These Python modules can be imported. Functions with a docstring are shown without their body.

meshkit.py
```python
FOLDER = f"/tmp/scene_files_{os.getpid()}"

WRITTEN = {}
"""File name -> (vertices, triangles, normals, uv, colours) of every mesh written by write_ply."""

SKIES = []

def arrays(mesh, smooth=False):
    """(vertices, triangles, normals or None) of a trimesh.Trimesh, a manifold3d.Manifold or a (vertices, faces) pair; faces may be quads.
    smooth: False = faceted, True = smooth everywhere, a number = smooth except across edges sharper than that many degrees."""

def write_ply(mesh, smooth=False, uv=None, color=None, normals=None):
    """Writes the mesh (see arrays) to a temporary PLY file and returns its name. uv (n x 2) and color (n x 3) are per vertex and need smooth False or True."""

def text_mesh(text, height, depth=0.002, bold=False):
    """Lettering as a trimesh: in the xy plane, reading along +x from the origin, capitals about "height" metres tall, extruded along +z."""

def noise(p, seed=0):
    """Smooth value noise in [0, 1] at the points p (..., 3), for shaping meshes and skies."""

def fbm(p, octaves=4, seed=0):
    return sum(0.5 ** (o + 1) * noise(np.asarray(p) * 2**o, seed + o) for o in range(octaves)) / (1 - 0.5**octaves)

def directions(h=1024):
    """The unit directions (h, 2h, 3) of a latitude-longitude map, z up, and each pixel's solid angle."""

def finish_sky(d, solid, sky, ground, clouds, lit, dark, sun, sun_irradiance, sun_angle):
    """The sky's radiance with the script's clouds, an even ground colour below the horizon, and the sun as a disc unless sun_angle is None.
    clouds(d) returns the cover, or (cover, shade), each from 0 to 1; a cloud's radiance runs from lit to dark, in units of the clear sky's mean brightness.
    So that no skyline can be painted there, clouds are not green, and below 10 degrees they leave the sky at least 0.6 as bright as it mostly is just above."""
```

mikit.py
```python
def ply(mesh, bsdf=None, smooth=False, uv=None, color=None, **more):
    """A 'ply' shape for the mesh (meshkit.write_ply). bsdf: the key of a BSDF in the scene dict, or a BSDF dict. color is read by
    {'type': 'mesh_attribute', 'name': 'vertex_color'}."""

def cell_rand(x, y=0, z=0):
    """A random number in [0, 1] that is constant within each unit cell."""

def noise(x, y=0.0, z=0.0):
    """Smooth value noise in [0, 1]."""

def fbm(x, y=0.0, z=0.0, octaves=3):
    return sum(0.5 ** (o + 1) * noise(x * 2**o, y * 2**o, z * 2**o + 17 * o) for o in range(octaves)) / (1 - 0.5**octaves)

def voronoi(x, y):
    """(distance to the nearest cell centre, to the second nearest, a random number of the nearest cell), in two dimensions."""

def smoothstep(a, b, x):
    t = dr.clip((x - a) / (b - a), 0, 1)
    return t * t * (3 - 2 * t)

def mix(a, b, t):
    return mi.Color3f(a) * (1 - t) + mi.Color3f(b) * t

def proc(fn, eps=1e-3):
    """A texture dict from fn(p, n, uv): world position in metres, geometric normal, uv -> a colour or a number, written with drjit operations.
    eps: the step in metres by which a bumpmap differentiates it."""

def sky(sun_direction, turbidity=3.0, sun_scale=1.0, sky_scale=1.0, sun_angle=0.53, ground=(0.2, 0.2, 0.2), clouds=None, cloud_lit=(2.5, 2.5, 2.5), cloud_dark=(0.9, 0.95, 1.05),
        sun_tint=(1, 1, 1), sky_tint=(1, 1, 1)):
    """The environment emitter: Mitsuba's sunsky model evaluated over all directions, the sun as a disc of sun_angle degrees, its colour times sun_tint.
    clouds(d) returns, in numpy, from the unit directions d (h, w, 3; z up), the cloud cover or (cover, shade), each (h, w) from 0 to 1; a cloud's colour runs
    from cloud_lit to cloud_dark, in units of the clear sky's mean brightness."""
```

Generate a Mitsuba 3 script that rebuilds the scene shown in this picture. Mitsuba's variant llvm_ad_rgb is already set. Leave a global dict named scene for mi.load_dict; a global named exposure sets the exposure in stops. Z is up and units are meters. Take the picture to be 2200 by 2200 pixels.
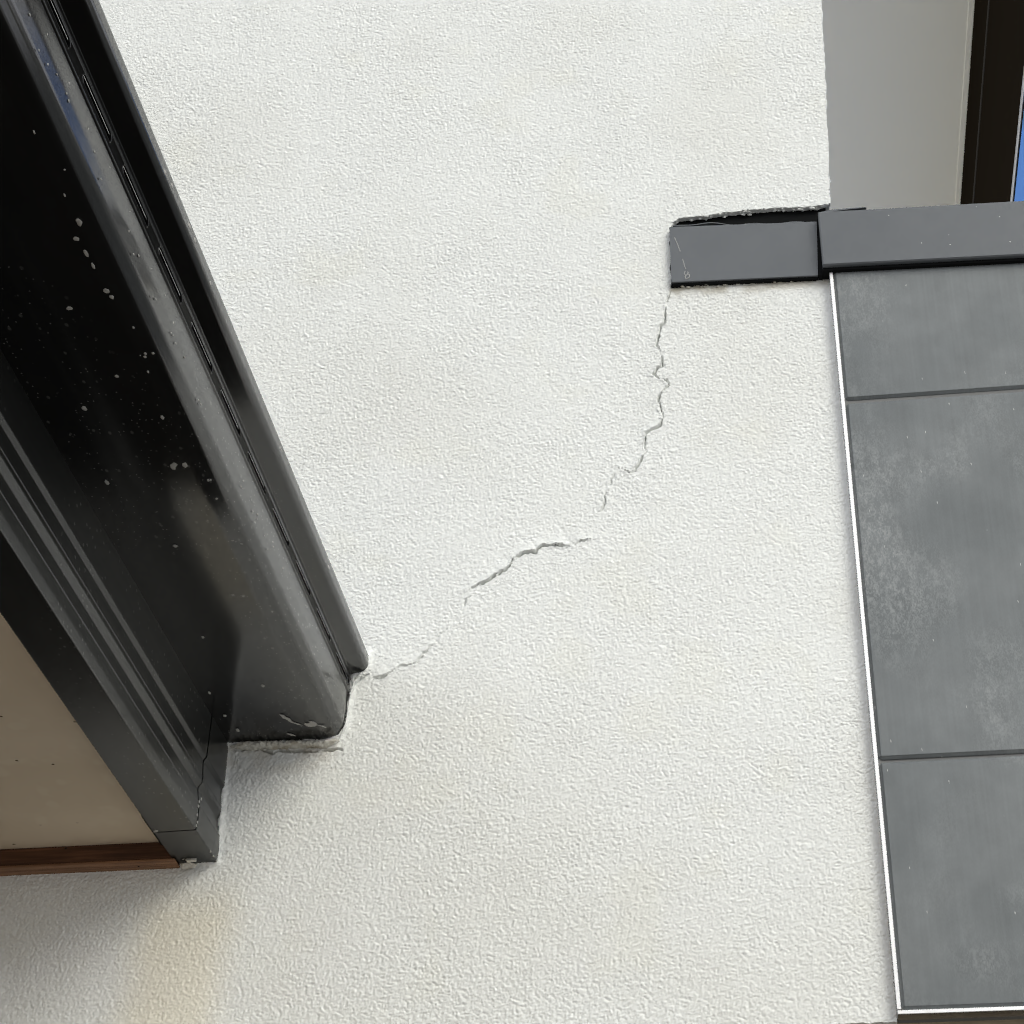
import math, random
import numpy as np, trimesh, mitsuba as mi, drjit as dr
import mikit, meshkit
import manifold3d as m3
from shapely.geometry import Polygon, LineString, Point, box as sbox
from shapely.ops import unary_union
import shapely
from mikit import noise, fbm, voronoi, smoothstep, mix, proc

random.seed(7)
rng = np.random.default_rng(7)
T = mi.ScalarTransform4f
scene, labels = {'type': 'scene'}, {}

# ------------------------------------------------------------------ camera, sky, exposure
YAW, PITCH, ROLL, FOCAL = -0.14286735, 0.56162681, -0.01200054, 4.42183529   # focal length in thousands of pixels of a 2200 pixel wide frame
EYE = np.array([0.0, -1.95, 1.6])
fwd = np.array([math.sin(YAW) * math.cos(PITCH), math.cos(YAW) * math.cos(PITCH), math.sin(PITCH)])
rgt = np.cross(fwd, [0, 0, 1]); rgt /= np.linalg.norm(rgt)
dwn = np.cross(fwd, rgt)
up = -(-math.sin(ROLL) * rgt + math.cos(ROLL) * dwn)
scene['camera'] = {'type': 'perspective', 'fov': math.degrees(2 * math.atan(1.1 / FOCAL)), 'fov_axis': 'x', 'near_clip': 0.02, 'far_clip': 500.0,
                   'to_world': T().look_at(origin=EYE.tolist(), target=(EYE + fwd).tolist(), up=up.tolist())}
def cloud_cover(d):
    return 1.0, 0.25 + 0.5 * meshkit.fbm(d * np.array([2.2, 2.2, 4.0]) + 3.0, 4, 5)
scene['sky'] = mikit.sky([0.80, -1.0, 0.80], turbidity=3, sun_scale=0.26, sun_angle=36, clouds=cloud_cover, cloud_lit=(2.46, 2.5, 2.58), cloud_dark=(1.28, 1.34, 1.45), sun_tint=(0.80, 0.985, 1.27))
exposure = 2.76

# ------------------------------------------------------------------ helpers
def free(name):
    if name not in scene and not any(k.startswith(name + '__') for k in scene) and name not in labels:
        return name
    i = 1
    while True:
        k = f'{name}_{i:03d}'
        if k not in scene and not any(q.startswith(k + '__') for q in scene) and k not in labels:
            return k
        i += 1
def put(name, mesh, bsdf, parent=None, smooth=False, label=None, category=None, group=None, kind=None, **kw):
    key = free(parent + '__' + name if parent else name)
    scene[key] = mikit.ply(mesh, bsdf, smooth, **kw)
    said = {k: v for k, v in dict(label=label, category=category, group=group, kind=kind).items() if v}
    if said: labels[key] = said
    return key
def thing(name, label, category, group=None):
    key = free(name)
    labels[key] = {'label': label, 'category': category}
    if group: labels[key]['group'] = group
    return key
def cbox(lo, hi, c=0.001):
    """A box with chamfered edges."""
    lo, hi = np.array(lo, float), np.array(hi, float)
    pts = []
    for s in np.ndindex(2, 2, 2):
        p = np.where(np.array(s) == 0, lo, hi)
        d = np.where(np.array(s) == 0, c, -c)
        for k in range(3):
            q = p + d; q[k] = p[k]; pts.append(q)
    return trimesh.convex.convex_hull(np.array(pts))
def along(poly, y0, y1, rise=0.0):
    """Extrudes a polygon of the x-z plane from y0 towards the viewer to y1 (y1 < y0)."""
    out = []
    for g in getattr(poly, 'geoms', [poly]):
        m = trimesh.creation.extrude_polygon(g, y0 - y1, engine='earcut')
        v = m.vertices
        m.vertices = np.column_stack([v[:, 0], y0 - v[:, 2], v[:, 1] + rise * v[:, 2]])
        out.append(m)
    return trimesh.util.concatenate(out)
def curve(pts, r, n=6):
    """Rounds the corners of a polyline with radius r."""
    pts = [np.array(p, float) for p in pts]
    out = [pts[0]]
    for a, b, c in zip(pts, pts[1:], pts[2:]):
        u, w = (a - b), (c - b)
        lu, lw = np.linalg.norm(u), np.linalg.norm(w)
        k = min(r, 0.45 * lu, 0.45 * lw)
        p, q = b + u / lu * k, b + w / lw * k
        out += [(1 - t) ** 2 * p + 2 * t * (1 - t) * b + t * t * q for t in np.linspace(0, 1, n)]
    return np.array(out + [pts[-1]])
def blob(center, size, seed, sub=2, amp=0.35, freq=2.2):
    m = trimesh.creation.icosphere(subdivisions=sub)
    n = meshkit.fbm(m.vertices * freq + seed * 7.1, 2, seed)
    v = m.vertices * (1 + amp * (n - 0.5) * 2)[:, None]
    return trimesh.Trimesh(v * np.array(size) + np.array(center), m.faces, process=False)
def rgb(*c): return {'type': 'rgb', 'value': list(c)}
def two(b): return {'type': 'twosided', 'bsdf': b}

# ------------------------------------------------------------------ materials
TAN_PATCH = 0.0
def wall_color(p, n, uv):
    big = fbm(p.x * 5.0 + 3.1, p.z * 5.0, 0.0, 3)
    fine = noise(p.x * 430.0, p.z * 560.0, p.y * 430.0)
    c = mix((0.795, 0.805, 0.79), (0.765, 0.77, 0.745), smoothstep(0.35, 0.75, big))
    yel = smoothstep(0.60, 0.80, fbm(p.x * 14.0 + 9.0, p.z * 14.0, 2.0, 3))
    c = mix(c, (0.76, 0.75, 0.64), yel * 0.16)
    c = c * (0.955 + 0.075 * fine)
    # soft tan patch under the end of the fascia
    e = 0.012 * (fbm(p.x * 30.0, p.z * 30.0, 5.0, 3) - 0.5)
    mid = -0.618 + 0.10 * (p.z - 2.33)
    st = smoothstep(0.075, 0.020, dr.abs(p.x + e - mid)) * smoothstep(2.43, 2.36, p.z)
    c = mix(c, (0.78, 0.68, 0.46), st * 0.36)
    # grime under the cut for the flashing and under the gutter mortar
    g1 = smoothstep(0.022, 0.0, 3.141 - p.z) * smoothstep(3.15, 3.146, p.z) * smoothstep(-0.098, -0.090, p.x)
    g2 = smoothstep(0.045, 0.0, 2.556 - p.z) * smoothstep(2.566, 2.560, p.z) * smoothstep(-0.455, -0.485, p.x)
    d = fbm(p.x * 60.0, p.z * 90.0, 7.0, 3)
    c = mix(c, (0.36, 0.32, 0.24), g1 * smoothstep(0.2, 0.7, d) * 0.8)
    c = mix(c, (0.48, 0.42, 0.34), g2 * smoothstep(0.2, 0.75, d) * 0.45)
    return c
def wall_relief(p, n, uv):
    wx = noise(p.x * 90.0, p.z * 90.0, 11.0) - 0.5
    wz = noise(p.x * 90.0, p.z * 90.0, 23.0) - 0.5
    x, z = p.x + 0.006 * wx, p.z + 0.006 * wz
    a = noise(x * 520.0, z * 700.0, p.y * 520.0)
    b = noise(x * 300.0 + 40.0, z * 420.0, p.y * 400.0 + 3.0)
    r = 1.0 - dr.abs(2.0 * a - 1.0)
    return (0.72 * r + 0.28 * b) * (0.75 + 0.5 * fbm(p.x * 16.0, p.z * 16.0, 31.0, 2))
scene['render_coat'] = two({'type': 'bumpmap', 'scale': 0.0007, 'tex': proc(wall_relief, eps=4e-4), 'bsdf': {'type': 'diffuse', 'reflectance': proc(wall_color)}})

def mortar_color(p, n, uv):
    f = fbm(p.x * 90.0, p.z * 140.0, p.y * 90.0, 3)
    return mix((0.66, 0.64, 0.58), (0.42, 0.38, 0.31), smoothstep(0.4, 0.75, f))
scene['mortar'] = two({'type': 'bumpmap', 'scale': 0.0006, 'tex': proc(lambda p, n, uv: fbm(p.x * 500.0, p.z * 500.0, p.y * 500.0, 2), eps=4e-4), 'bsdf': {'type': 'diffuse', 'reflectance': proc(mortar_color)}})

def gutter_color(p, n, uv):
    """Black paint with dust and fine pale splashes."""
    s = p.y * 1.0
    q1, _, k1 = voronoi(p.x * 90.0 + p.z * 90.0, s * 55.0)
    dot = smoothstep(0.16, 0.08, q1 + 0.10 * (1 - smoothstep(0.6, 0.95, k1))) * smoothstep(0.55, 0.8, k1)
    clump = smoothstep(0.48, 0.68, fbm(s * 4.0, p.x * 9.0 + p.z * 9.0, 1.0, 2))
    q2, _, k2 = voronoi(p.x * 260.0 + p.z * 240.0, s * 200.0)
    fine = smoothstep(0.20, 0.08, q2) * smoothstep(0.86, 0.96, k2)
    film = fbm(p.x * 40.0 + p.z * 40.0, s * 12.0, 3.0, 3)
    c = mix((0.004, 0.004, 0.004), (0.011, 0.011, 0.011), film)
    return mix(c, (0.42, 0.41, 0.39), dr.clip(dot * clump * 0.12 + fine * clump * 0.35, 0, 1))
scene['black_paint'] = two({'type': 'principled', 'base_color': proc(gutter_color), 'roughness': 0.13, 'specular': 0.7})

def fascia_color(p, n, uv):
    film = fbm(p.z * 60.0 + p.x * 50.0, p.y * 8.0, 6.0, 3)
    q2, _, k2 = voronoi(p.x * 170.0 + p.z * 120.0, p.y * 110.0)
    fine = smoothstep(0.22, 0.10, q2) * smoothstep(0.72, 0.9, k2) * smoothstep(0.45, 0.65, fbm(p.y * 5.0, p.x * 12.0, 0.5, 2))
    c = mix((0.009, 0.010, 0.010), (0.018, 0.018, 0.017), film)
    return mix(c, (0.12, 0.12, 0.115), fine * 0.5)
scene['charcoal_paint'] = two({'type': 'principled', 'base_color': proc(fascia_color), 'roughness': 0.26, 'specular': 0.5})

def soffit_color(p, n, uv):
    f = fbm(p.x * 6.0, p.y * 6.0, 1.0, 4)
    g = fbm(p.x * 40.0, p.y * 40.0, 3.0, 3)
    c = mix((0.64, 0.545, 0.43), (0.57, 0.475, 0.36), smoothstep(0.3, 0.7, f))
    c = mix(c, (0.65, 0.575, 0.45), smoothstep(0.6, 0.8, g) * 0.35)
    q, _, k = voronoi(p.x * 45.0, p.y * 45.0)
    return mix(c, (0.10, 0.07, 0.04), smoothstep(0.09, 0.05, q) * smoothstep(0.93, 0.95, k))
scene['soffit_paint'] = two({'type': 'principled', 'base_color': proc(soffit_color), 'roughness': 0.55, 'specular': 0.3})

def wood_color(dark, light):
    def fn(p, n, uv):
        g = fbm(p.x * 18.0, p.z * 420.0, p.y * 420.0, 4)
        h = fbm(p.x * 60.0, p.z * 150.0, p.y * 150.0 + 9.0, 3)
        c = mix(dark, light, smoothstep(0.25, 0.8, g))
        return c * (0.8 + 0.4 * h)
    return fn
scene['timber'] = two({'type': 'principled', 'base_color': proc(wood_color((0.050, 0.018, 0.008), (0.13, 0.055, 0.026))), 'roughness': 0.5, 'specular': 0.35})
scene['lit_timber'] = two({'type': 'principled', 'base_color': proc(wood_color((0.15, 0.072, 0.036), (0.27, 0.14, 0.075))), 'roughness': 0.5, 'specular': 0.35})  # paler copy of the timber: ground light on the underside put into color
scene['brown_board'] = two({'type': 'principled', 'base_color': proc(wood_color((0.36, 0.29, 0.20), (0.52, 0.43, 0.31))), 'roughness': 0.8})

def flashing_color(p, n, uv):
    f = fbm(p.x * 25.0, p.z * 25.0, p.y * 20.0, 3)
    c = mix((0.086, 0.094, 0.104), (0.106, 0.113, 0.122), f)
    q, _, k = voronoi(p.x * 55.0, p.z * 55.0)
    sc = smoothstep(0.05, 0.02, q) * smoothstep(0.965, 0.98, k)
    return mix(c, (0.75, 0.75, 0.73), sc * 0.8)
scene['grey_paint'] = two({'type': 'principled', 'base_color': proc(flashing_color), 'roughness': 0.34, 'specular': 0.5})
scene['dark_metal'] = two({'type': 'diffuse', 'reflectance': rgb(0.012, 0.0125, 0.013)})
scene['white_scuff'] = two({'type': 'diffuse', 'reflectance': rgb(0.36, 0.36, 0.355)})
scene['pale_splash'] = two({'type': 'diffuse', 'reflectance': rgb(0.40, 0.39, 0.37)})
scene['steel'] = two({'type': 'roughconductor', 'material': 'Al', 'alpha': 0.25, 'specular_reflectance': rgb(0.66, 0.66, 0.66)})

def tile_color(p, n, uv):
    cloud = fbm(p.x * 9.0, p.z * 9.0, 2.0, 4)
    streak = fbm(p.x * 230.0, p.z * 130.0, 5.0, 3)
    grit = fbm(p.x * 900.0, p.z * 500.0, 8.0, 2)
    c = mix((0.116, 0.127, 0.133), (0.146, 0.157, 0.163), smoothstep(0.3, 0.7, cloud))
    haze_ = smoothstep(0.40, 0.75, fbm(p.x * 8.0 + 4.0, p.z * 7.0, 9.0, 4))
    c = mix(c, (0.36, 0.37, 0.37), haze_ * smoothstep(0.30, 0.85, streak * 0.5 + grit * 0.5) * 0.45)
    q, _, k = voronoi(p.x * 95.0 + p.z * 6.0, p.z * 24.0)
    fl = smoothstep(0.055, 0.02, q) * smoothstep(0.93, 0.96, k)
    c = mix(c, (0.60, 0.60, 0.58), fl * 0.6)
    brush = noise(p.x * 420.0, p.z * 9.0, 4.0)
    return c * (0.86 + 0.08 * grit + 0.08 * brush + 0.20 * fbm(p.x * 55.0, p.z * 45.0, 12.0, 3))
scene['tile_glaze'] = two({'type': 'principled', 'base_color': proc(tile_color), 'roughness': 0.5, 'specular': 0.4})
scene['grout'] = two({'type': 'diffuse', 'reflectance': rgb(0.19, 0.19, 0.19)})
scene['ceiling_paint'] = two({'type': 'diffuse', 'reflectance': rgb(0.92, 0.875, 0.78)})
scene['brown_frame'] = two({'type': 'diffuse', 'reflectance': rgb(0.017, 0.013, 0.009)})
scene['frame_line'] = two({'type': 'diffuse', 'reflectance': rgb(0.06, 0.055, 0.05)})
scene['reflection_blue'] = two({'type': 'diffuse', 'reflectance': rgb(0.15, 0.33, 0.80)})  # a blue reflection put into plain color
scene['glass'] = {'type': 'thindielectric'}
scene['added_wall_brown'] = two({'type': 'diffuse', 'reflectance': proc(lambda p, n, uv: mix((0.36, 0.29, 0.22), (0.46, 0.38, 0.29), noise(p.y * 9.0, p.z * 23.0)))})
scene['door_paint'] = two({'type': 'diffuse', 'reflectance': rgb(0.02, 0.019, 0.018)})
scene['concrete'] = two({'type': 'diffuse', 'reflectance': proc(lambda p, n, uv: mix((0.27, 0.27, 0.265), (0.33, 0.33, 0.32), fbm(p.x * 2.0, p.y * 2.0, 0.0, 4)))})
scene['bounce_floor_pale'] = two({'type': 'diffuse', 'reflectance': rgb(0.78, 0.76, 0.67)})

# ------------------------------------------------------------------ ground
gm = trimesh.creation.box([160, 160, 0.4]); gm.apply_translation([0, 0, -0.2])
put('ground', gm, 'concrete', kind='structure', label='concrete paving below the wall')

# ------------------------------------------------------------------ rendered wall: one height field, cracked
CR_UP = [(-0.0907, 3.138), (-0.0955, 3.1265), (-0.0979, 3.119), (-0.0999, 3.1094), (-0.1004, 3.092), (-0.106, 3.0864), (-0.1069, 3.0754), (-0.1105, 3.0655), (-0.1106, 3.0593), (-0.1076, 3.0502), (-0.1062, 3.0406), (-0.1044, 3.0276), (-0.1105, 3.0261), (-0.1156, 3.0165), (-0.1114, 3.0108), (-0.1012, 3.0085), (-0.0982, 3.0003), (-0.1021, 2.9953), (-0.1071, 2.9898), (-0.1112, 2.9789), (-0.1078, 2.9661), (-0.106, 2.9555), (-0.1084, 2.9447), (-0.1155, 2.9414), (-0.1258, 2.9364), (-0.1265, 2.9281), (-0.1285, 2.9135), (-0.1265, 2.9076), (-0.1319, 2.9016), (-0.1364, 2.8906), (-0.1397, 2.8858), (-0.1467, 2.8825), (-0.154, 2.8875), (-0.1587, 2.8885)]
CR_THIN = [(-0.1631, 2.8819), (-0.168, 2.8754), (-0.1697, 2.8648), (-0.1751, 2.8534), (-0.1753, 2.8428), (-0.1791, 2.8319)]
CR_LOW = [(-0.191, 2.7961), (-0.203, 2.7951), (-0.2125, 2.7897), (-0.225, 2.79), (-0.2449, 2.7921), (-0.2532, 2.7842), (-0.2674, 2.784), (-0.2757, 2.7791), (-0.2803, 2.7728), (-0.285, 2.7665), (-0.2964, 2.7577), (-0.301, 2.7545), (-0.3124, 2.7493), (-0.3248, 2.7424)]
CR_TAIL = [(-0.3246, 2.7329), (-0.3308, 2.7285), (-0.3327, 2.7216), (-0.3366, 2.713)]
CR_FAINT = [(-0.3512, 2.6941), (-0.3711, 2.6693), (-0.386, 2.653)]
CR_END = [(-0.386, 2.653), (-0.4029, 2.6494), (-0.4194, 2.6385), (-0.4322, 2.637)]
CR_GUT = [(-0.5801, 2.5615), (-0.5758, 2.559), (-0.5666, 2.5591), (-0.5597, 2.5571), (-0.5507, 2.5593), (-0.5433, 2.5561), (-0.5364, 2.553), (-0.5295, 2.5565), (-0.5208, 2.556), (-0.5125, 2.5539), (-0.5044, 2.5546), (-0.4906, 2.5533), (-0.4763, 2.553), (-0.4673, 2.5547), (-0.4601, 2.5527)]
# (polyline, depth of the groove, its half width, lift of the plaster on the upper side, how far the lift reaches); x runs right to left, so the upper side is on the right hand
CRACKS = [(CR_UP, 0.0050, 0.00075, 0.0012, 0.005), (CR_THIN, 0.0034, 0.0007, 0.0006, 0.004), (CR_LOW, 0.0075, 0.00068, 0.0022, 0.008),
          (CR_TAIL, 0.0036, 0.0008, 0.0006, 0.004), (CR_FAINT, 0.0022, 0.0006, 0.0003, 0.004), (CR_END, 0.0034, 0.0008, 0.0012, 0.006), (CR_GUT, 0.0080, 0.0010, 0.0, 0.004)]
GUTTER_LINE = [(-0.5885, 2.5665), (-0.479, 2.564), (-0.4651, 2.5694), (-0.4596, 2.5807), (-0.4579, 2.5968), (-0.4564, 2.6163), (-0.453, 2.6411), (-0.4399, 2.646), (-0.437, 2.651), (-0.437, 2.668)]
FASCIA_LINE = [(-0.587, 2.566), (-0.587, 2.431), (-0.630, 2.431)]
RIGHT = [(0.1345, 4.0), (0.1258, 3.78), (0.1191, 3.5982), (0.1136, 3.4344), (0.1062, 3.2661), (0.1060, 3.2500)]
SLOT_TOP = [(-0.0912, 3.1420), (-0.0905, 3.2335), (-0.0855, 3.2440), (-0.0786, 3.2498), (-0.0495, 3.2509), (-0.0052, 3.2536), (0.039, 3.2541), (0.081, 3.2511), (0.1024, 3.2540), (0.14, 3.2540)]
SLOT_BOTTOM = [(0.14, 3.1405), (0.0961, 3.1405), (0.0406, 3.1400), (-0.0034, 3.1412), (-0.0476, 3.1425)]

def roughen(line, amp, step, seed):
    """A polyline with its points displaced by noise, as broken plaster edges are."""
    ls = LineString(line)
    n = int(ls.length / step) + 1
    p = np.array([ls.interpolate(t, normalized=True).coords[0] for t in np.linspace(0, 1, n)])
    d = np.gradient(p, axis=0); nrm = np.column_stack([-d[:, 1], d[:, 0]]) / np.linalg.norm(d, axis=1, keepdims=True)
    q = np.column_stack([np.arange(n) * step * 130, np.zeros(n), np.zeros(n)])
    w = (meshkit.fbm(q + seed, 4, seed) - 0.5) * 2.4
    w[[0, -1]] = 0
    return [tuple(x) for x in p + nrm * (w * amp)[:, None]]
SLOT = Polygon(roughen(SLOT_TOP, 0.0013, 0.0014, 3) + roughen(SLOT_BOTTOM, 0.0036, 0.0014, 4)).buffer(0)
BOTTOM = roughen([(-2.6, 2.2365), (0.0962, 2.2365)], 0.0016, 0.0025, 8)
LOWER_RIGHT = [(0.0962, 2.2365), (0.0962, 3.15), (0.0962, 3.25)]
right_edge = roughen(RIGHT[::-1], 0.0012, 0.0022, 9)
FACE = Polygon(BOTTOM + LOWER_RIGHT + right_edge + [(0.155, 4.9), (-2.6, 4.9)]).buffer(0).difference(SLOT)
FACE = max(getattr(FACE, 'geoms', [FACE]), key=lambda g: g.area) if FACE.geom_type == 'Polygon' else FACE
FINE = Polygon([(-0.87, 2.2), (0.2, 2.2), (0.2, 3.78), (-0.98, 3.78), (-0.55, 2.69), (-0.64, 2.62), (-0.64, 2.47), (-0.87, 2.47)])

RELIEF = 0.0018
def wall_height(x, z):
    """Height of the render above its plane, in metres."""
    q = np.column_stack([x, z, np.zeros_like(x)])
    w1, w2 = meshkit.noise(q * 110.0, 31) - 0.5, meshkit.noise(q * 110.0, 32) - 0.5
    g = np.column_stack([x + 0.0040 * w1 + 0.1 * z, z + 0.0040 * w2 - 0.06 * x, np.zeros_like(x)])
    ridge = 1 - np.abs(2 * meshkit.noise(g * np.array([510.0, 640.0, 1]), 2) - 1)
    lump = meshkit.noise(g * np.array([600.0, 730.0, 1]), 4)
    strong = 0.7 + 0.6 * meshkit.fbm(q * 14.0, 2, 8)
    h = 0.0010 * (meshkit.fbm(q * 9.0, 3, 1) - 0.5) + RELIEF * strong * (0.55 * ridge + 0.45 * lump - 0.5)
    wob = (meshkit.fbm(q * 170.0, 3, 6) - 0.5)
    wob2 = (meshkit.fbm(q * 170.0, 3, 16) - 0.5)
    for line, depth, half, lift, reach in CRACKS:
        ls = LineString(line)
        b = ls.bounds
        near = np.flatnonzero((x > b[0] - 0.03) & (x < b[2] + 0.03) & (z > b[1] - 0.03) & (z < b[3] + 0.03))
        wig = 0.0060 if line is CR_LOW else 0.0042
        pts = shapely.points(x[near] + wig * wob[near], z[near] + wig * wob2[near])
        d = shapely.distance(ls, pts)
        t = shapely.line_locate_point(ls, pts, normalized=True)
        vary = np.clip(0.1 + 2.2 * (meshkit.fbm(np.column_stack([t * ls.length * 110, 0 * t, 0 * t]), 3, 12) - 0.12), 0.12, 1.7)
        taper = np.clip(np.minimum(t, 1 - t) * 14 + 0.25, 0, 1)
        a, c = shapely.get_coordinates(shapely.line_interpolate_point(ls, np.clip(t - 0.004, 0, 1), normalized=True)), shapely.get_coordinates(shapely.line_interpolate_point(ls, np.clip(t + 0.004, 0, 1), normalized=True))
        dirv, rel = c - a, np.column_stack([x[near], z[near]]) - a
        upper = (dirv[:, 0] * rel[:, 1] - dirv[:, 1] * rel[:, 0]) < 0     # the lines run from top right to bottom left: the lifted side is upper left
        g = -depth * vary * taper * np.clip(1.25 - d / (half * vary), 0, 1)
        crumb = np.clip(meshkit.fbm(q[near] * 260.0, 2, 19) - 0.5, 0, 1) * 0.0045 * min(1.0, depth / 0.003) * np.exp(-(d / 0.0032) ** 2) * (d > half * 0.8)
        l = crumb + lift * vary * taper * np.exp(-d / reach) * upper * np.clip(d / half, 0, 1)
        h[near] += g + l
    for line, raise_, w in ((GUTTER_LINE, 0.0045, 0.0035), (FASCIA_LINE, 0.0022, 0.003)):
        ls = LineString(line)
        near = np.flatnonzero((x > -0.66) & (x < -0.40) & (z > 2.40) & (z < 2.70))
        d = shapely.distance(ls, shapely.points(x[near], z[near])) + 0.004 * wob[near]
        h[near] += raise_ * np.exp(-(np.clip(d, 0, 1) / w) ** 2) * (0.5 + meshkit.fbm(q[near] * 160.0, 2, 15))
    return h

step = 0.00096
bx0, bz0, bx1, bz1 = FINE.bounds
gx, gz = np.arange(bx0, 0.140, step), np.arange(2.232, bz1 + step, step)
X, Z = np.meshgrid(gx, gz)
cx, cz = (X[:-1, :-1] + step / 2), (Z[:-1, :-1] + step / 2)
REGION = FACE.intersection(FINE)
shapely.prepare(REGION)
inside = shapely.contains_xy(REGION, cx.ravel(), cz.ravel()).reshape(cx.shape)
used = np.zeros(X.shape, bool)
for a, b in ((0, 0), (0, 1), (1, 0), (1, 1)):
    used[a:a + inside.shape[0], b:b + inside.shape[1]] |= inside
ids = -np.ones(X.shape, int); ids[used] = np.arange(used.sum())
vx, vz = X[used].copy(), Z[used].copy()
# the mesh's own border is moved onto the outline
border = np.zeros(X.shape, bool)
full = np.zeros((X.shape[0] + 1, X.shape[1] + 1), int); full[1:-1, 1:-1] = inside
count = full[:-1, :-1] + full[1:, :-1] + full[:-1, 1:] + full[1:, 1:]
border = used & (count < 4)
bi = ids[border]
edge_line = REGION.boundary
pb = shapely.points(vx[bi], vz[bi])
on = shapely.get_coordinates(shapely.line_interpolate_point(edge_line if edge_line.geom_type == 'LineString' else max(edge_line.geoms, key=lambda g: g.length), shapely.line_locate_point(edge_line if edge_line.geom_type == 'LineString' else max(edge_line.geoms, key=lambda g: g.length), pb)))
vx[bi], vz[bi] = on[:, 0], on[:, 1]
H = wall_height(vx, vz)
rim = shapely.distance(FINE.boundary, shapely.points(vx, vz))
H *= np.clip(rim / 0.02, 0, 1) ** 0.5
front = np.column_stack([vx, -H, vz])
r, c = np.nonzero(inside)
i00, i01, i10, i11 = ids[r, c], ids[r, c + 1], ids[r + 1, c], ids[r + 1, c + 1]
faces = np.vstack([np.column_stack([i00, i01, i11]), np.column_stack([i00, i11, i10])])
e = np.sort(np.vstack([faces[:, [0, 1]], faces[:, [1, 2]], faces[:, [2, 0]]]), axis=1)
directed = np.vstack([faces[:, [0, 1]], faces[:, [1, 2]], faces[:, [2, 0]]])
code = e[:, 0].astype(np.int64) * len(front) + e[:, 1]
_, first, n_of = np.unique(code, return_index=True, return_counts=True)
be = directed[first[n_of == 1]]
a, b = front[be[:, 0]], front[be[:, 1]]
back = np.array([0, 0.007, 0])
nb = len(be)
skirt_v = np.vstack([a, b, a * [1, 0, 1] + back, b * [1, 0, 1] + back])
k = np.arange(nb)
skirt_f = np.vstack([np.column_stack([k, k + 2 * nb, k + 3 * nb]), np.column_stack([k, k + 3 * nb, k + nb])])
rest = along(FACE.difference(FINE), 0.007, 0.0)
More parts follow.
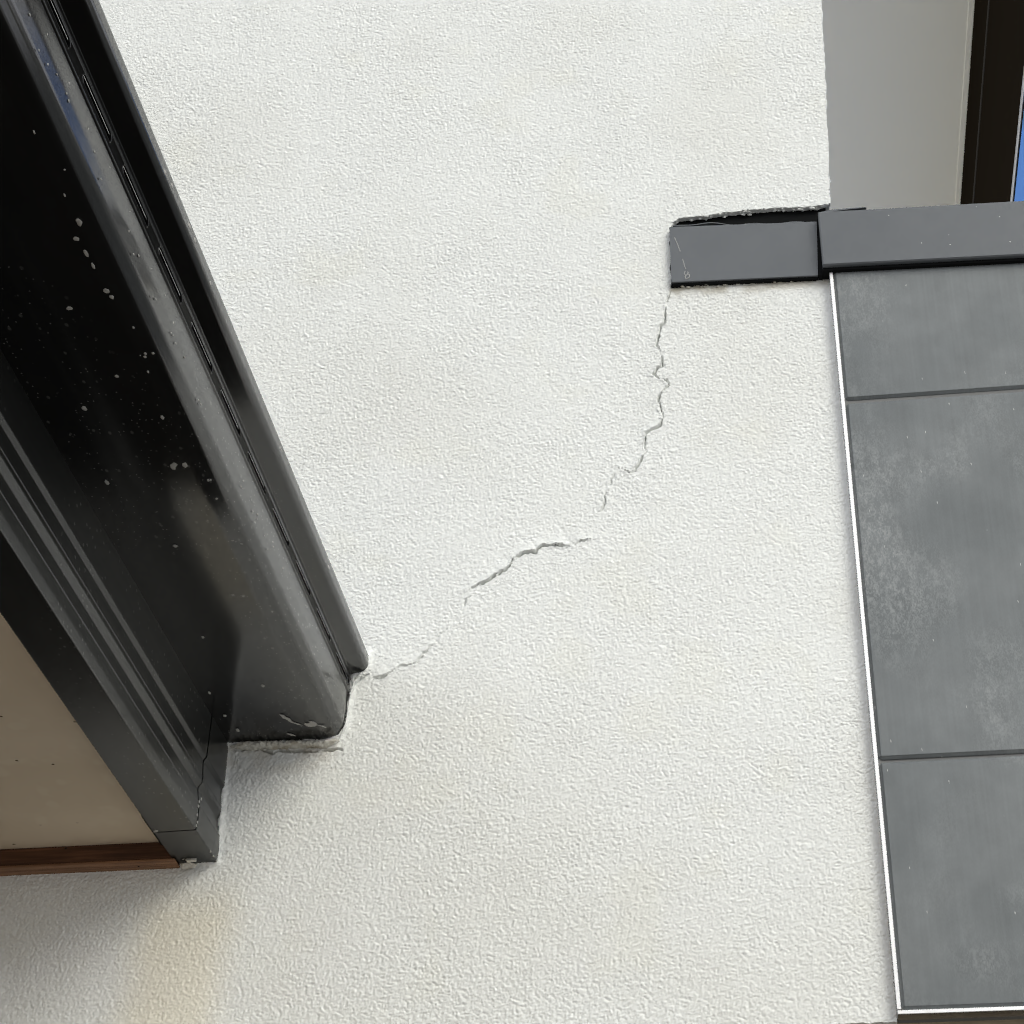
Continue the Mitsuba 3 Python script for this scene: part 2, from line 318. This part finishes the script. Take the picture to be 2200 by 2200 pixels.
core_out = Polygon([(-2.6, 2.2385), (0.0945, 2.2385), (0.0945, 3.135), (-0.0925, 3.138), (-0.0925, 3.258), (0.1045, 3.258), (0.153, 4.9), (-2.6, 4.9)])
core = along(core_out, 0.13, 0.007)
parts_v, parts_f, off = [], [], 0
for v, f in ((front, faces), (skirt_v, skirt_f)):
    parts_v.append(v); parts_f.append(f + off); off += len(v)
for m in (rest, core):      # flat shaded: every triangle its own corners
    tv = m.triangles.reshape(-1, 3)
    parts_v.append(tv); parts_f.append(np.arange(len(tv)).reshape(-1, 3) + off); off += len(tv)
wall = put('rendered_wall', (np.vstack(parts_v), np.vstack(parts_f)), 'render_coat', smooth=True,
           label='rough white rendered wall with a jagged diagonal crack', category='wall')

# mortar filled in between the gutter and the broken render below it, and loose chips at the foot of the fascia
def bead(line, ry, rz, seed, y=-0.002):
    ls = LineString(line); n = int(ls.length / 0.0009)
    v, f, m = [], [], 12
    for i, t in enumerate(np.linspace(0, 1, n)):
        p = ls.interpolate(t, normalized=True)
        taper = min(1.0, 8 * t + 0.15, 8 * (1 - t) + 0.15)
        for j in range(m):
            a = 2 * math.pi * j / m
            w = 0.45 + 1.1 * meshkit.fbm(np.array([p.x * 300, math.cos(a) * 2.0 + seed, math.sin(a) * 2.0 + p.y * 300]), 3, seed)
            v.append((p.x, y - ry * taper * w * math.cos(a), p.y + rz * taper * w * math.sin(a)))
    for i in range(n - 1):
        for j in range(m):
            q = (j + 1) % m
            f.append((i * m + j, i * m + q, (i + 1) * m + q)); f.append((i * m + j, (i + 1) * m + q, (i + 1) * m + j))
    return np.array(v), np.array(f)
put('mortar_bead', bead([(-0.583, 2.5628), (-0.53, 2.5612), (-0.479, 2.5600), (-0.464, 2.5635)], 0.0075, 0.0040, 3), 'mortar', wall, True, 'cream mortar squeezed under the gutter')
put('mortar_bead', bead([(-0.4635, 2.5665), (-0.4572, 2.580), (-0.4552, 2.600), (-0.4535, 2.618), (-0.4500, 2.632), (-0.4430, 2.6405), (-0.4350, 2.6450)], 0.0050, 0.0020, 5), 'render_coat', wall, True, 'thin ragged render edge beside the gutter end')
crumbs = []
def crumb_row(line, n, lo, hi, y0, y1, seed, spread=0.001):
    ls, g = LineString(line), np.random.default_rng(seed)
    for i in range(n):
        p = ls.interpolate(g.random(), normalized=True)
        r0 = lo + (hi - lo) * g.random() ** 2
        crumbs.append(blob((p.x + g.normal(0, spread * 0.5), g.uniform(y0, y1), p.y + g.normal(0, spread)), (r0 * g.uniform(0.8, 1.8), r0, r0 * g.uniform(0.6, 1.1)), seed * 100 + i, 1, 0.6, 2.0))
crumb_row([(-0.088, 3.2425), (-0.0786, 3.2492), (-0.0495, 3.2502), (-0.0052, 3.2529), (0.039, 3.2534), (0.081, 3.2505), (0.1024, 3.2532)], 150, 0.0006, 0.0019, -0.0010, 0.0065, 5)
crumb_row([(-0.088, 3.1425), (-0.0034, 3.1405), (0.0406, 3.1392), (0.088, 3.1398)], 110, 0.0006, 0.0020, -0.0020, 0.0010, 6, 0.0012)
crumb_row([(-0.4600, 2.5800), (-0.4568, 2.600), (-0.4545, 2.618), (-0.4510, 2.634), (-0.4370, 2.6430)], 90, 0.0005, 0.0017, -0.0060, -0.0010, 7, 0.0012)
crumb_row([(-0.5830, 2.5610), (-0.4650, 2.5590)], 70, 0.0005, 0.0015, -0.0070, -0.0010, 8, 0.0014)
crumb_row([(-0.5862, 2.5600), (-0.5862, 2.4320), (-0.6250, 2.4290)], 90, 0.0005, 0.0014, -0.0030, 0.0, 9, 0.0008)
crumb_row([(0.1060, 3.2560), (0.1078, 3.30)], 14, 0.0006, 0.0014, -0.001, 0.004, 10, 0.001)
put('render_crumb', trimesh.util.concatenate(crumbs), 'render_coat', wall, True, kind='stuff')
def chip(pts, y, th, tilt, seed):
    m = along(Polygon(pts), y, y - th)
    m = m.subdivide().subdivide()
    m.vertices += (meshkit.fbm(m.vertices * 300.0, 2, seed)[:, None] - 0.5) * np.array([0.001, 0.002, 0.001])
    c0 = m.vertices.mean(0)
    m.apply_transform(trimesh.transformations.rotation_matrix(tilt, [1, 0.3, 0], c0))
    return m
put('mortar_chip', chip([(-0.6245, 2.4262), (-0.6205, 2.4210), (-0.6085, 2.4235), (-0.6060, 2.4275), (-0.6130, 2.4290)], -0.006, 0.004, 0.5, 1), 'mortar', wall)
put('mortar_chip', chip([(-0.6165, 2.4290), (-0.6110, 2.4330), (-0.6045, 2.4315), (-0.6060, 2.4265), (-0.6145, 2.4268)], -0.013, 0.003, -0.4, 2), 'mortar', wall)
put('mortar_chip', chip([(-0.6225, 2.4310), (-0.6185, 2.4335), (-0.6160, 2.4312), (-0.6195, 2.4290)], -0.014, 0.002, 0.3, 3), 'mortar', wall)

# ------------------------------------------------------------------ gutter
gut = thing('gutter', 'black metal roof gutter with slotted front butting into the white wall', 'gutter')
RISE = 0.002
gp = curve([(-0.5895, 2.640), (-0.5893, 2.5672), (-0.4790, 2.5655), (-0.4652, 2.5696), (-0.4592, 2.5800), (-0.4574, 2.597), (-0.4566, 2.6168)], 0.0035, 6)
gp = np.vstack([gp[:-1], curve([(-0.4566, 2.6168), (-0.4548, 2.6182), (-0.4558, 2.6204), (-0.4560, 2.6240), (-0.4557, 2.6340), (-0.4546, 2.6362), (-0.4556, 2.6384), (-0.4554, 2.6420), (-0.4475, 2.6440), (-0.4395, 2.6462),
                                (-0.4368, 2.6515), (-0.4368, 2.6640), (-0.4400, 2.6685), (-0.4470, 2.6685), (-0.4480, 2.6640)], 0.0022, 5)])
sheet = along(LineString(gp).buffer(0.0006, cap_style='flat', join_style='round', quad_segs=2), 0.006, -2.6, RISE)
man = m3.Manifold(m3.Mesh(np.asarray(sheet.vertices, np.float32), np.asarray(sheet.faces, np.uint32)))
slots = []
for i in range(13):
    y1 = -0.009 - 0.0957 * i; y0 = y1 - 0.0675
    st = LineString([(y0 + 0.0042, 0), (y1 - 0.0042, 0)]).buffer(0.0042)
    slots.append((y0, y1))
    cutter = trimesh.creation.extrude_polygon(st, 0.02, engine='earcut')
    v = cutter.vertices
    cutter.vertices = np.column_stack([-0.465 + v[:, 2], v[:, 0], 2.6288 + v[:, 1] - RISE * v[:, 0]])
    cutter.fix_normals()
    man = man - m3.Manifold(m3.Mesh(np.asarray(cutter.vertices, np.float32), np.asarray(cutter.faces, np.uint32)))
put('slot_blocker', along(sbox(-0.4612, 2.6215, -0.4596, 2.6400), 0.0, -1.5, RISE), 'dark_metal', gut)  # dark plate added behind the slots so no bright sky shows through
put('trough', man, 'black_paint', gut, 35)
for y0, y1 in slots:
    st = LineString([(y0 + 0.0042, 0), (y1 - 0.0042, 0)]).buffer(0.0044, quad_segs=4)
    pth = np.array(st.exterior.coords)[:-1]
    circle = Point(0, 0).buffer(0.00045, quad_segs=2)
    m = trimesh.creation.sweep_polygon(circle, np.vstack([pth, pth[:1]]) @ np.array([[0, 1, 0], [0, 0, 1]]), engine='earcut')
    m.vertices += np.array([-0.4552, 0, 2.6288])
    m.vertices[:, 2] -= RISE * m.vertices[:, 1]
    put('slot_rim', m, 'black_paint', gut, 40)
def splash(cx_, cy_, cz_, a, b, seed, flat):
    m = blob((0, 0, 0), (a, b, flat), seed, 1, 0.5)
    return m, np.array([cx_, cy_, cz_])
sp = []
for i, (x, y) in enumerate([(-0.4761, -0.8565), (-0.4838, -0.8391), (-0.4819, -0.8222), (-0.4812, -0.8074), (-0.4803, -0.7771), (-0.4786, -0.7695), (-0.4848, -0.6097), (-0.4937, -0.5402), (-0.4856, -0.5384), (-0.4963, -0.5368), (-0.5002, -0.3174), (-0.4911, -0.3146), (-0.5744, -0.1237), (-0.5668, -0.036), (-0.516, -0.1325), (-0.5719, -0.071),
                           (-0.5500, -0.2400), (-0.5300, -0.4100), (-0.5050, -0.6700), (-0.5150, -0.7600), (-0.5600, -0.5200), (-0.5450, -0.6300)]):
    m = blob((x, y, 2.5649 - RISE * y), (rng.uniform(0.0012, 0.0026), rng.uniform(0.0018, 0.0042), 0.0006), i + 1, 1, 0.5)
    sp.append(m)
for i, (y, z) in enumerate([(-0.804, 2.6560), (-0.786, 2.6585), (-0.736, 2.6600), (-0.719, 2.6590), (-0.670, 2.6545), (-0.42, 2.658), (-0.21, 2.655)]):
    sp.append(blob((-0.4362, y, z), (0.0005, rng.uniform(0.002, 0.004), rng.uniform(0.0014, 0.0024)), i + 40, 1, 0.5))
for i in range(70):
    y = -rng.uniform(0.25, 1.1)
    if rng.random() < 0.82:
        sp.append(blob((-0.4566, y, rng.uniform(2.582, 2.615) - RISE * y), (0.0004, rng.uniform(0.0006, 0.0016), rng.uniform(0.0005, 0.0011)), i + 200, 1, 0.4))
    else:
        t = rng.random()
        sp.append(blob((-0.4790 + 0.0138 * t, y, 2.5648 + 0.0036 * t - RISE * y), (rng.uniform(0.0006, 0.0014), rng.uniform(0.0006, 0.0022), 0.0005), i + 200, 1, 0.4))
put('paint_splash', trimesh.util.concatenate(sp), 'pale_splash', gut, True, kind='stuff')
def smear(pts, w, seed, z=2.5648):
    """A dry smear of mortar on the underside, thin and ragged."""
    ls = LineString(pts); n = int(ls.length / 0.001)
    return Polygon(roughen([(p[0] - w / 2, p[1]) for p in pts], w * 0.35, 0.0012, seed) + roughen([(p[0] + w / 2, p[1] + w * 0.4) for p in pts[::-1]], w * 0.35, 0.0012, seed + 1)).buffer(0)
ps = unary_union([smear([(-0.5116, -0.0683), (-0.5086, -0.0571), (-0.5056, -0.0512), (-0.4954, -0.0411), (-0.4880, -0.0400)], 0.0060, 21), Point(-0.4862, -0.0425).buffer(0.0065).difference(Point(-0.489, -0.047).buffer(0.0028)),
                  smear([(-0.4862, -0.046), (-0.4795, -0.0400), (-0.4721, -0.0329)], 0.0040, 23), smear([(-0.5193, -0.0249), (-0.5150, -0.0230), (-0.5107, -0.0183)], 0.0050, 25)])
mm = [trimesh.creation.extrude_polygon(g, 0.0005, engine='earcut') for g in getattr(ps, 'geoms', [ps])]
for m in mm: m.vertices += np.array([0, 0, 2.5642])
put('mortar_smear', trimesh.util.concatenate(mm), 'pale_splash', gut, label='pale mortar smear near the wall end')

# ------------------------------------------------------------------ fascia
fas = thing('fascia', 'charcoal metal fascia board with stepped grooves below the black gutter', 'fascia')
def fascia_profile(grow=0.0):
    f = curve([(-0.5905, 2.64), (-0.5868, 2.566), (-0.5868, 2.5172), (-0.5898, 2.5124), (-0.5886, 2.4950), (-0.5878, 2.4936), (-0.5884, 2.4920), (-0.5880, 2.4872), (-0.5912, 2.4784), (-0.5880, 2.4614), (-0.5868, 2.4600), (-0.5872, 2.4585), (-0.5866, 2.4440), (-0.5872, 2.4312),
               (-0.6305, 2.4304), (-0.6305, 2.4500)], 0.0012, 4)
    return LineString(f + np.array([grow, -grow * 0.6])).buffer(0.0006, cap_style='flat', quad_segs=2)
def leaning(m, near):
    v = m.vertices
    v[:, 1] += np.where(near(v[:, 1]), np.clip((v[:, 2] - 2.4304) / 0.14, 0, 1) * 0.013 + np.where(v[:, 2] > 2.48, 0.003, 0.0), 0)
    m.vertices = v
    return m
put('board', leaning(along(fascia_profile(), -0.0866, -2.6, 0.006), lambda y: y > -0.2), 'charcoal_paint', fas, 25)
# the end piece slides over the board and stops at the wall; its open edge leans
endp = along(fascia_profile(0.0004), 0.004, -0.0840, 0.006)
endp = leaning(endp, lambda y: y < -0.05)
put('end_piece', endp, 'charcoal_paint', fas, 25, label='short end piece against the wall')
gap = along(fascia_profile(-0.0022), -0.05, -0.12, 0.006)
put('lap_joint', gap, 'dark_metal', fas)
ch = [blob((-0.5862 + rng.normal(0, 0.0004), -0.081 - rng.uniform(0, 0.006), 2.434 + rng.uniform(0, 0.06) ** 1.2), (0.0006, 0.0013, 0.0016), 60 + i, 1, 0.5) for i in range(7)]
ch += [blob((-0.6285 + rng.uniform(0, 0.004), -0.083 - rng.uniform(0, 0.008), 2.4298), (0.0018, 0.0016, 0.0006), 80 + i, 1, 0.5) for i in range(3)]
ch += [blob((-0.5865, -0.004 - 0.012 * i, 2.4312), (0.0009, 0.0022, 0.0009), 90 + i, 1, 0.5) for i in range(3)]
put('mortar_fleck', trimesh.util.concatenate(ch), 'pale_splash', fas, True, kind='stuff')

# ------------------------------------------------------------------ unseen roof sheet, added to keep sky light out of the gutter slots
rx = np.linspace(0, 1, 2)
ribs = []
for i in range(14):
    y1 = -0.03 - 0.19 * i
    ribs += [(y1, 0.0), (y1 - 0.07, 0.0), (y1 - 0.085, 0.029), (y1 - 0.105, 0.029), (y1 - 0.12, 0.0), (y1 - 0.189, 0.0)]
rv, rf = [], []
for y, h in ribs:
    rv += [(-0.535, y, 2.655 + h), (-3.3, y, 2.655 + 0.47 + h)]
for i in range(len(ribs) - 1):
    rf += [[2 * i, 2 * i + 1, 2 * i + 3, 2 * i + 2]]
put('roof', (np.array(rv), np.array(rf)), 'dark_metal', label='added unseen ribbed roof sheet blocking the sky behind the gutter slots', category='roof')

# ------------------------------------------------------------------ soffit and timber bead
sm_ = trimesh.creation.box([0.60, 2.6, 0.008]); sm_.apply_translation([-0.6315 - 0.30, -1.3 + 0.004, 2.4482 + 0.004])
put('soffit', sm_, 'soffit_paint', label='beige painted soffit sheet behind the charcoal fascia', category='soffit')
tb = thing('timber_bead', 'reddish brown timber bead between the beige soffit and the white wall', 'timber trim')
put('strip', cbox((-1.2, -0.0205, 2.4292), (-0.6290, 0.003, 2.4478), 0.0009), 'timber', tb)
put('lit_underside', cbox((-1.2, -0.0212, 2.4262), (-0.6262, 0.003, 2.4290), 0.0008), 'lit_timber', tb, label='bead underside painted paler for light from below')
nh = [trimesh.creation.cylinder(0.0011, 0.0006, sections=10) for _ in range(2)]
nh[0].apply_transform(trimesh.transformations.rotation_matrix(math.pi / 2, [1, 0, 0])); nh[0].apply_translation([-0.7455, -0.0206, 2.4455])
nh[1].apply_translation([-0.668, -0.010, 2.4261])
for m in nh: put('nail_hole', m, 'dark_metal', tb)

# unseen brown wall added at left to block light and bounce brown
hw = trimesh.creation.box([0.12, 2.6, 2.47]); hw.apply_translation([-1.22 - 0.06, -1.3, 1.235])
put('added_house_wall', hw, 'added_wall_brown', label='added unseen brown wall under the soffit, blocking and bouncing light', category='wall')

# ------------------------------------------------------------------ flashings in the cut of the wall
sf = thing('small_flashing', 'short dark grey flashing set into the cut in the white render', 'flashing')
pf = Polygon([(-0.0902, 3.2297), (0.0872, 3.2198), (0.0832, 3.1380), (-0.0902, 3.1448)])
front_sheet = along(pf.buffer(-0.0008).buffer(0.0008), 0.016, -0.0085)
put('face', front_sheet, 'grey_paint', sf)
put('hem', along(Polygon([(-0.0898, 3.1452), (0.083, 3.1384), (0.083, 3.1362), (-0.0898, 3.1428)]), 0.014, -0.0055), 'dark_metal', sf)
xs = np.linspace(-0.086, 0.072, 60)
top = [(x, 3.2300 - 0.056 * (x + 0.09) + 0.0042 * math.exp(-((x + 0.05) / 0.03) ** 2) + 0.0012 * math.sin(x * 130) + 0.0014) for x in xs]
put('top_flange', along(Polygon(top + [(x, z - 0.0011) for x, z in top[::-1]]), 0.004, -0.0068), 'grey_paint', sf, label='wavy lifted top edge')
put('channel', along(Polygon([(-0.0925, 3.15), (-0.0925, 3.262), (0.1, 3.262), (0.1, 3.15)]), 0.022, 0.0085), 'dark_metal', sf)
put('end_tab', along(Polygon([(0.0834, 3.137), (0.0878, 3.2230), (0.0905, 3.2235), (0.0885, 3.1365)]), 0.02, -0.0100), 'dark_metal', sf)
# a white paint scratch that ends in a looped mark
def tube(pts, r):
    out = []
    for p, q in zip(pts, pts[1:]):
        out.append(trimesh.creation.cylinder(r, segment=[p, q], sections=6))
    return trimesh.util.concatenate(out)
FX = lambda u, w: (-0.0902 + 0.1774 * u, -0.0087, 3.2297 - 0.0848 * w - 0.0099 * u)
scr = [FX(0.022, 0.10), FX(0.034, 0.20), FX(0.052, 0.33), FX(0.068, 0.46), FX(0.082, 0.60), FX(0.093, 0.72), FX(0.100, 0.78)]
mk = [tube(scr[1:4], 0.00055), tube(scr[4:], 0.0005)]
lo = [FX(0.102 + 0.015 * math.sin(t) * (1 + 0.4 * math.sin(2 * t + 1)), 0.855 - 0.034 * math.cos(t + 0.4)) for t in np.linspace(0.5, 2 * math.pi - 0.2, 15)]
l2 = [FX(0.109 + 0.019 * math.sin(t) * (1 + 0.3 * math.cos(2 * t)), 0.918 - 0.036 * math.cos(t - 0.5)) for t in np.linspace(0, 2 * math.pi, 15)]
mk += [tube(lo, 0.0006), tube(l2, 0.0007)]
put('paint_mark', trimesh.util.concatenate(mk), 'white_scuff', sf, label='white scratch ending in a looped mark')

cf = thing('cap_flashing', 'long dark grey metal capping along the top of the dark tiles', 'flashing')
cap = cbox((0.0890, -0.0240, 3.1405), (0.72, 0.0600, 3.2222), 0.0014)
cap.vertices[:, 2] -= 0.0335 * (cap.vertices[:, 0] - 0.0890)
put('face', cap, 'grey_paint', cf)
hem = cbox((0.0880, -0.0180, 3.1375), (0.72, 0.0200, 3.1408), 0.0008)
hem.vertices[:, 2] -= 0.0335 * (hem.vertices[:, 0] - 0.0890)
put('hem', hem, 'dark_metal', cf)  # dark strip set back under the cap to read as shadow
bk = cbox((0.0900, -0.0190, 3.2216), (0.72, 0.0590, 3.2252), 0.0006)
bk.vertices[:, 2] -= 0.0325 * (bk.vertices[:, 0] - 0.0890)
put('back_upstand', bk, 'dark_metal', cf)
sl = along(Polygon([(0.0885, 3.2226), (0.105, 3.2254), (0.128, 3.2258), (0.1465, 3.2252), (0.1465, 3.2246), (0.125, 3.2240), (0.100, 3.2222)]), 0.0, -0.0215)
put('sealant_strip', sl, 'grey_paint', cf, label='thin loose strip lying on the top edge')

# ------------------------------------------------------------------ tiles with steel trim
tw = thing('tiled_wall', 'dark grey tile cladding edged with a bright steel trim', 'tiled wall')
for z0, z1, dy in ((2.2452, 2.5034, 0.0), (2.5066, 2.9494, -0.0004), (2.9544, 3.1700, 0.0003)):
    put('tile', cbox((0.1012, -0.0120 + dy, z0), (0.7, -0.0025, z1), 0.0030), 'tile_glaze', tw)
put('tile_bed', cbox((0.0975, -0.0078, 2.2420), (0.72, 0.06, 3.1800), 0.0005), 'grout', tw)
put('edge_trim', cbox((0.0962, -0.0135, 2.2446), (0.1006, 0.004, 3.1680), 0.0005), 'steel', tw, label='upright bright steel edge trim')
put('edge_trim', cbox((0.0964, -0.0138, 2.2398), (0.72, 0.004, 2.2441), 0.0005), 'steel', tw, label='bottom bright steel edge trim')
lb = trimesh.creation.box([3.4, 0.5, 0.03]); lb.apply_translation([-0.9, 0.02 + 0.25, 2.2362 + 0.015 - 0.0135])
put('lintel_board', lb, 'brown_board', label='brown board under the bottom edge of the dark tiles', category='board')

dm = cbox((-1.2, 0.16, 0.0), (1.6, 0.20, 2.21), 0.002)  # unseen panel added so the gutter underside reflects black
put('added_dark_door', dm, 'door_paint', label='added unseen dark door panel below the lintel board, darkening gutter reflections', category='door')

# ------------------------------------------------------------------ recess behind the tiled parapet: ceiling, side window
ZC, XW = 4.4, 0.444
cm = trimesh.creation.box([0.56, 1.2, 0.1]); cm.apply_translation([XW + 0.06 - 0.28, 0.3 + 0.6, ZC + 0.05])
put('ceiling', cm, 'ceiling_paint', kind='structure', label='plain pale ceiling of the recess above the capping')
fl = trimesh.creation.box([6.0, 3.4, 0.1]); fl.apply_translation([-0.6, 0.2 + 1.7, 2.95])  # hidden pale slab added to bounce light up at the ceiling
put('bounce_floor', fl, 'bounce_floor_pale', kind='structure', label='added hidden pale floor bouncing light onto the ceiling')
wn = thing('window', 'dark brown window frame beside the pale ceiling, with a painted blue reflection over its glass', 'window')
put('ceiling_bead', cbox((XW - 0.011, 0.25, ZC - 0.0015), (XW - 0.0005, 3.2, ZC + 0.001), 0.0005), 'ceiling_paint', wn)
put('head_board', cbox((XW, 0.25, 4.2485), (XW + 0.06, 3.2, ZC - 0.0005), 0.001), 'brown_frame', wn)
put('frame_strip', cbox((XW - 0.0015, 0.25, 4.2425), (XW + 0.05, 3.2, 4.2480), 0.0008), 'frame_line', wn)
put('frame', cbox((XW + 0.0005, 0.25, 3.874), (XW + 0.06, 3.2, 4.2420), 0.001), 'brown_frame', wn)
put('glazing_bead', cbox((XW - 0.002, 0.25, 3.860), (XW + 0.05, 3.2, 3.8735), 0.001), 'steel', wn)
put('gasket', cbox((XW, 0.25, 3.846), (XW + 0.05, 3.2, 3.8595), 0.001), 'dark_metal', wn)
pm = trimesh.Trimesh([[XW + 0.002, 0.25, 3.0], [XW + 0.002, 3.2, 3.0], [XW + 0.002, 3.2, 3.8458], [XW + 0.002, 0.25, 3.8458]], [[0, 2, 1], [0, 3, 2]], process=False)
put('pane', pm, 'glass', wn)
put('film', cbox((XW - 0.0005, 0.25, 3.0), (XW + 0.0008, 3.2, 3.8456), 0.0002), 'reflection_blue', wn, label='blue sheet painted in place of a reflection in the glass')  # painted sheet over the pane, standing in for a reflection
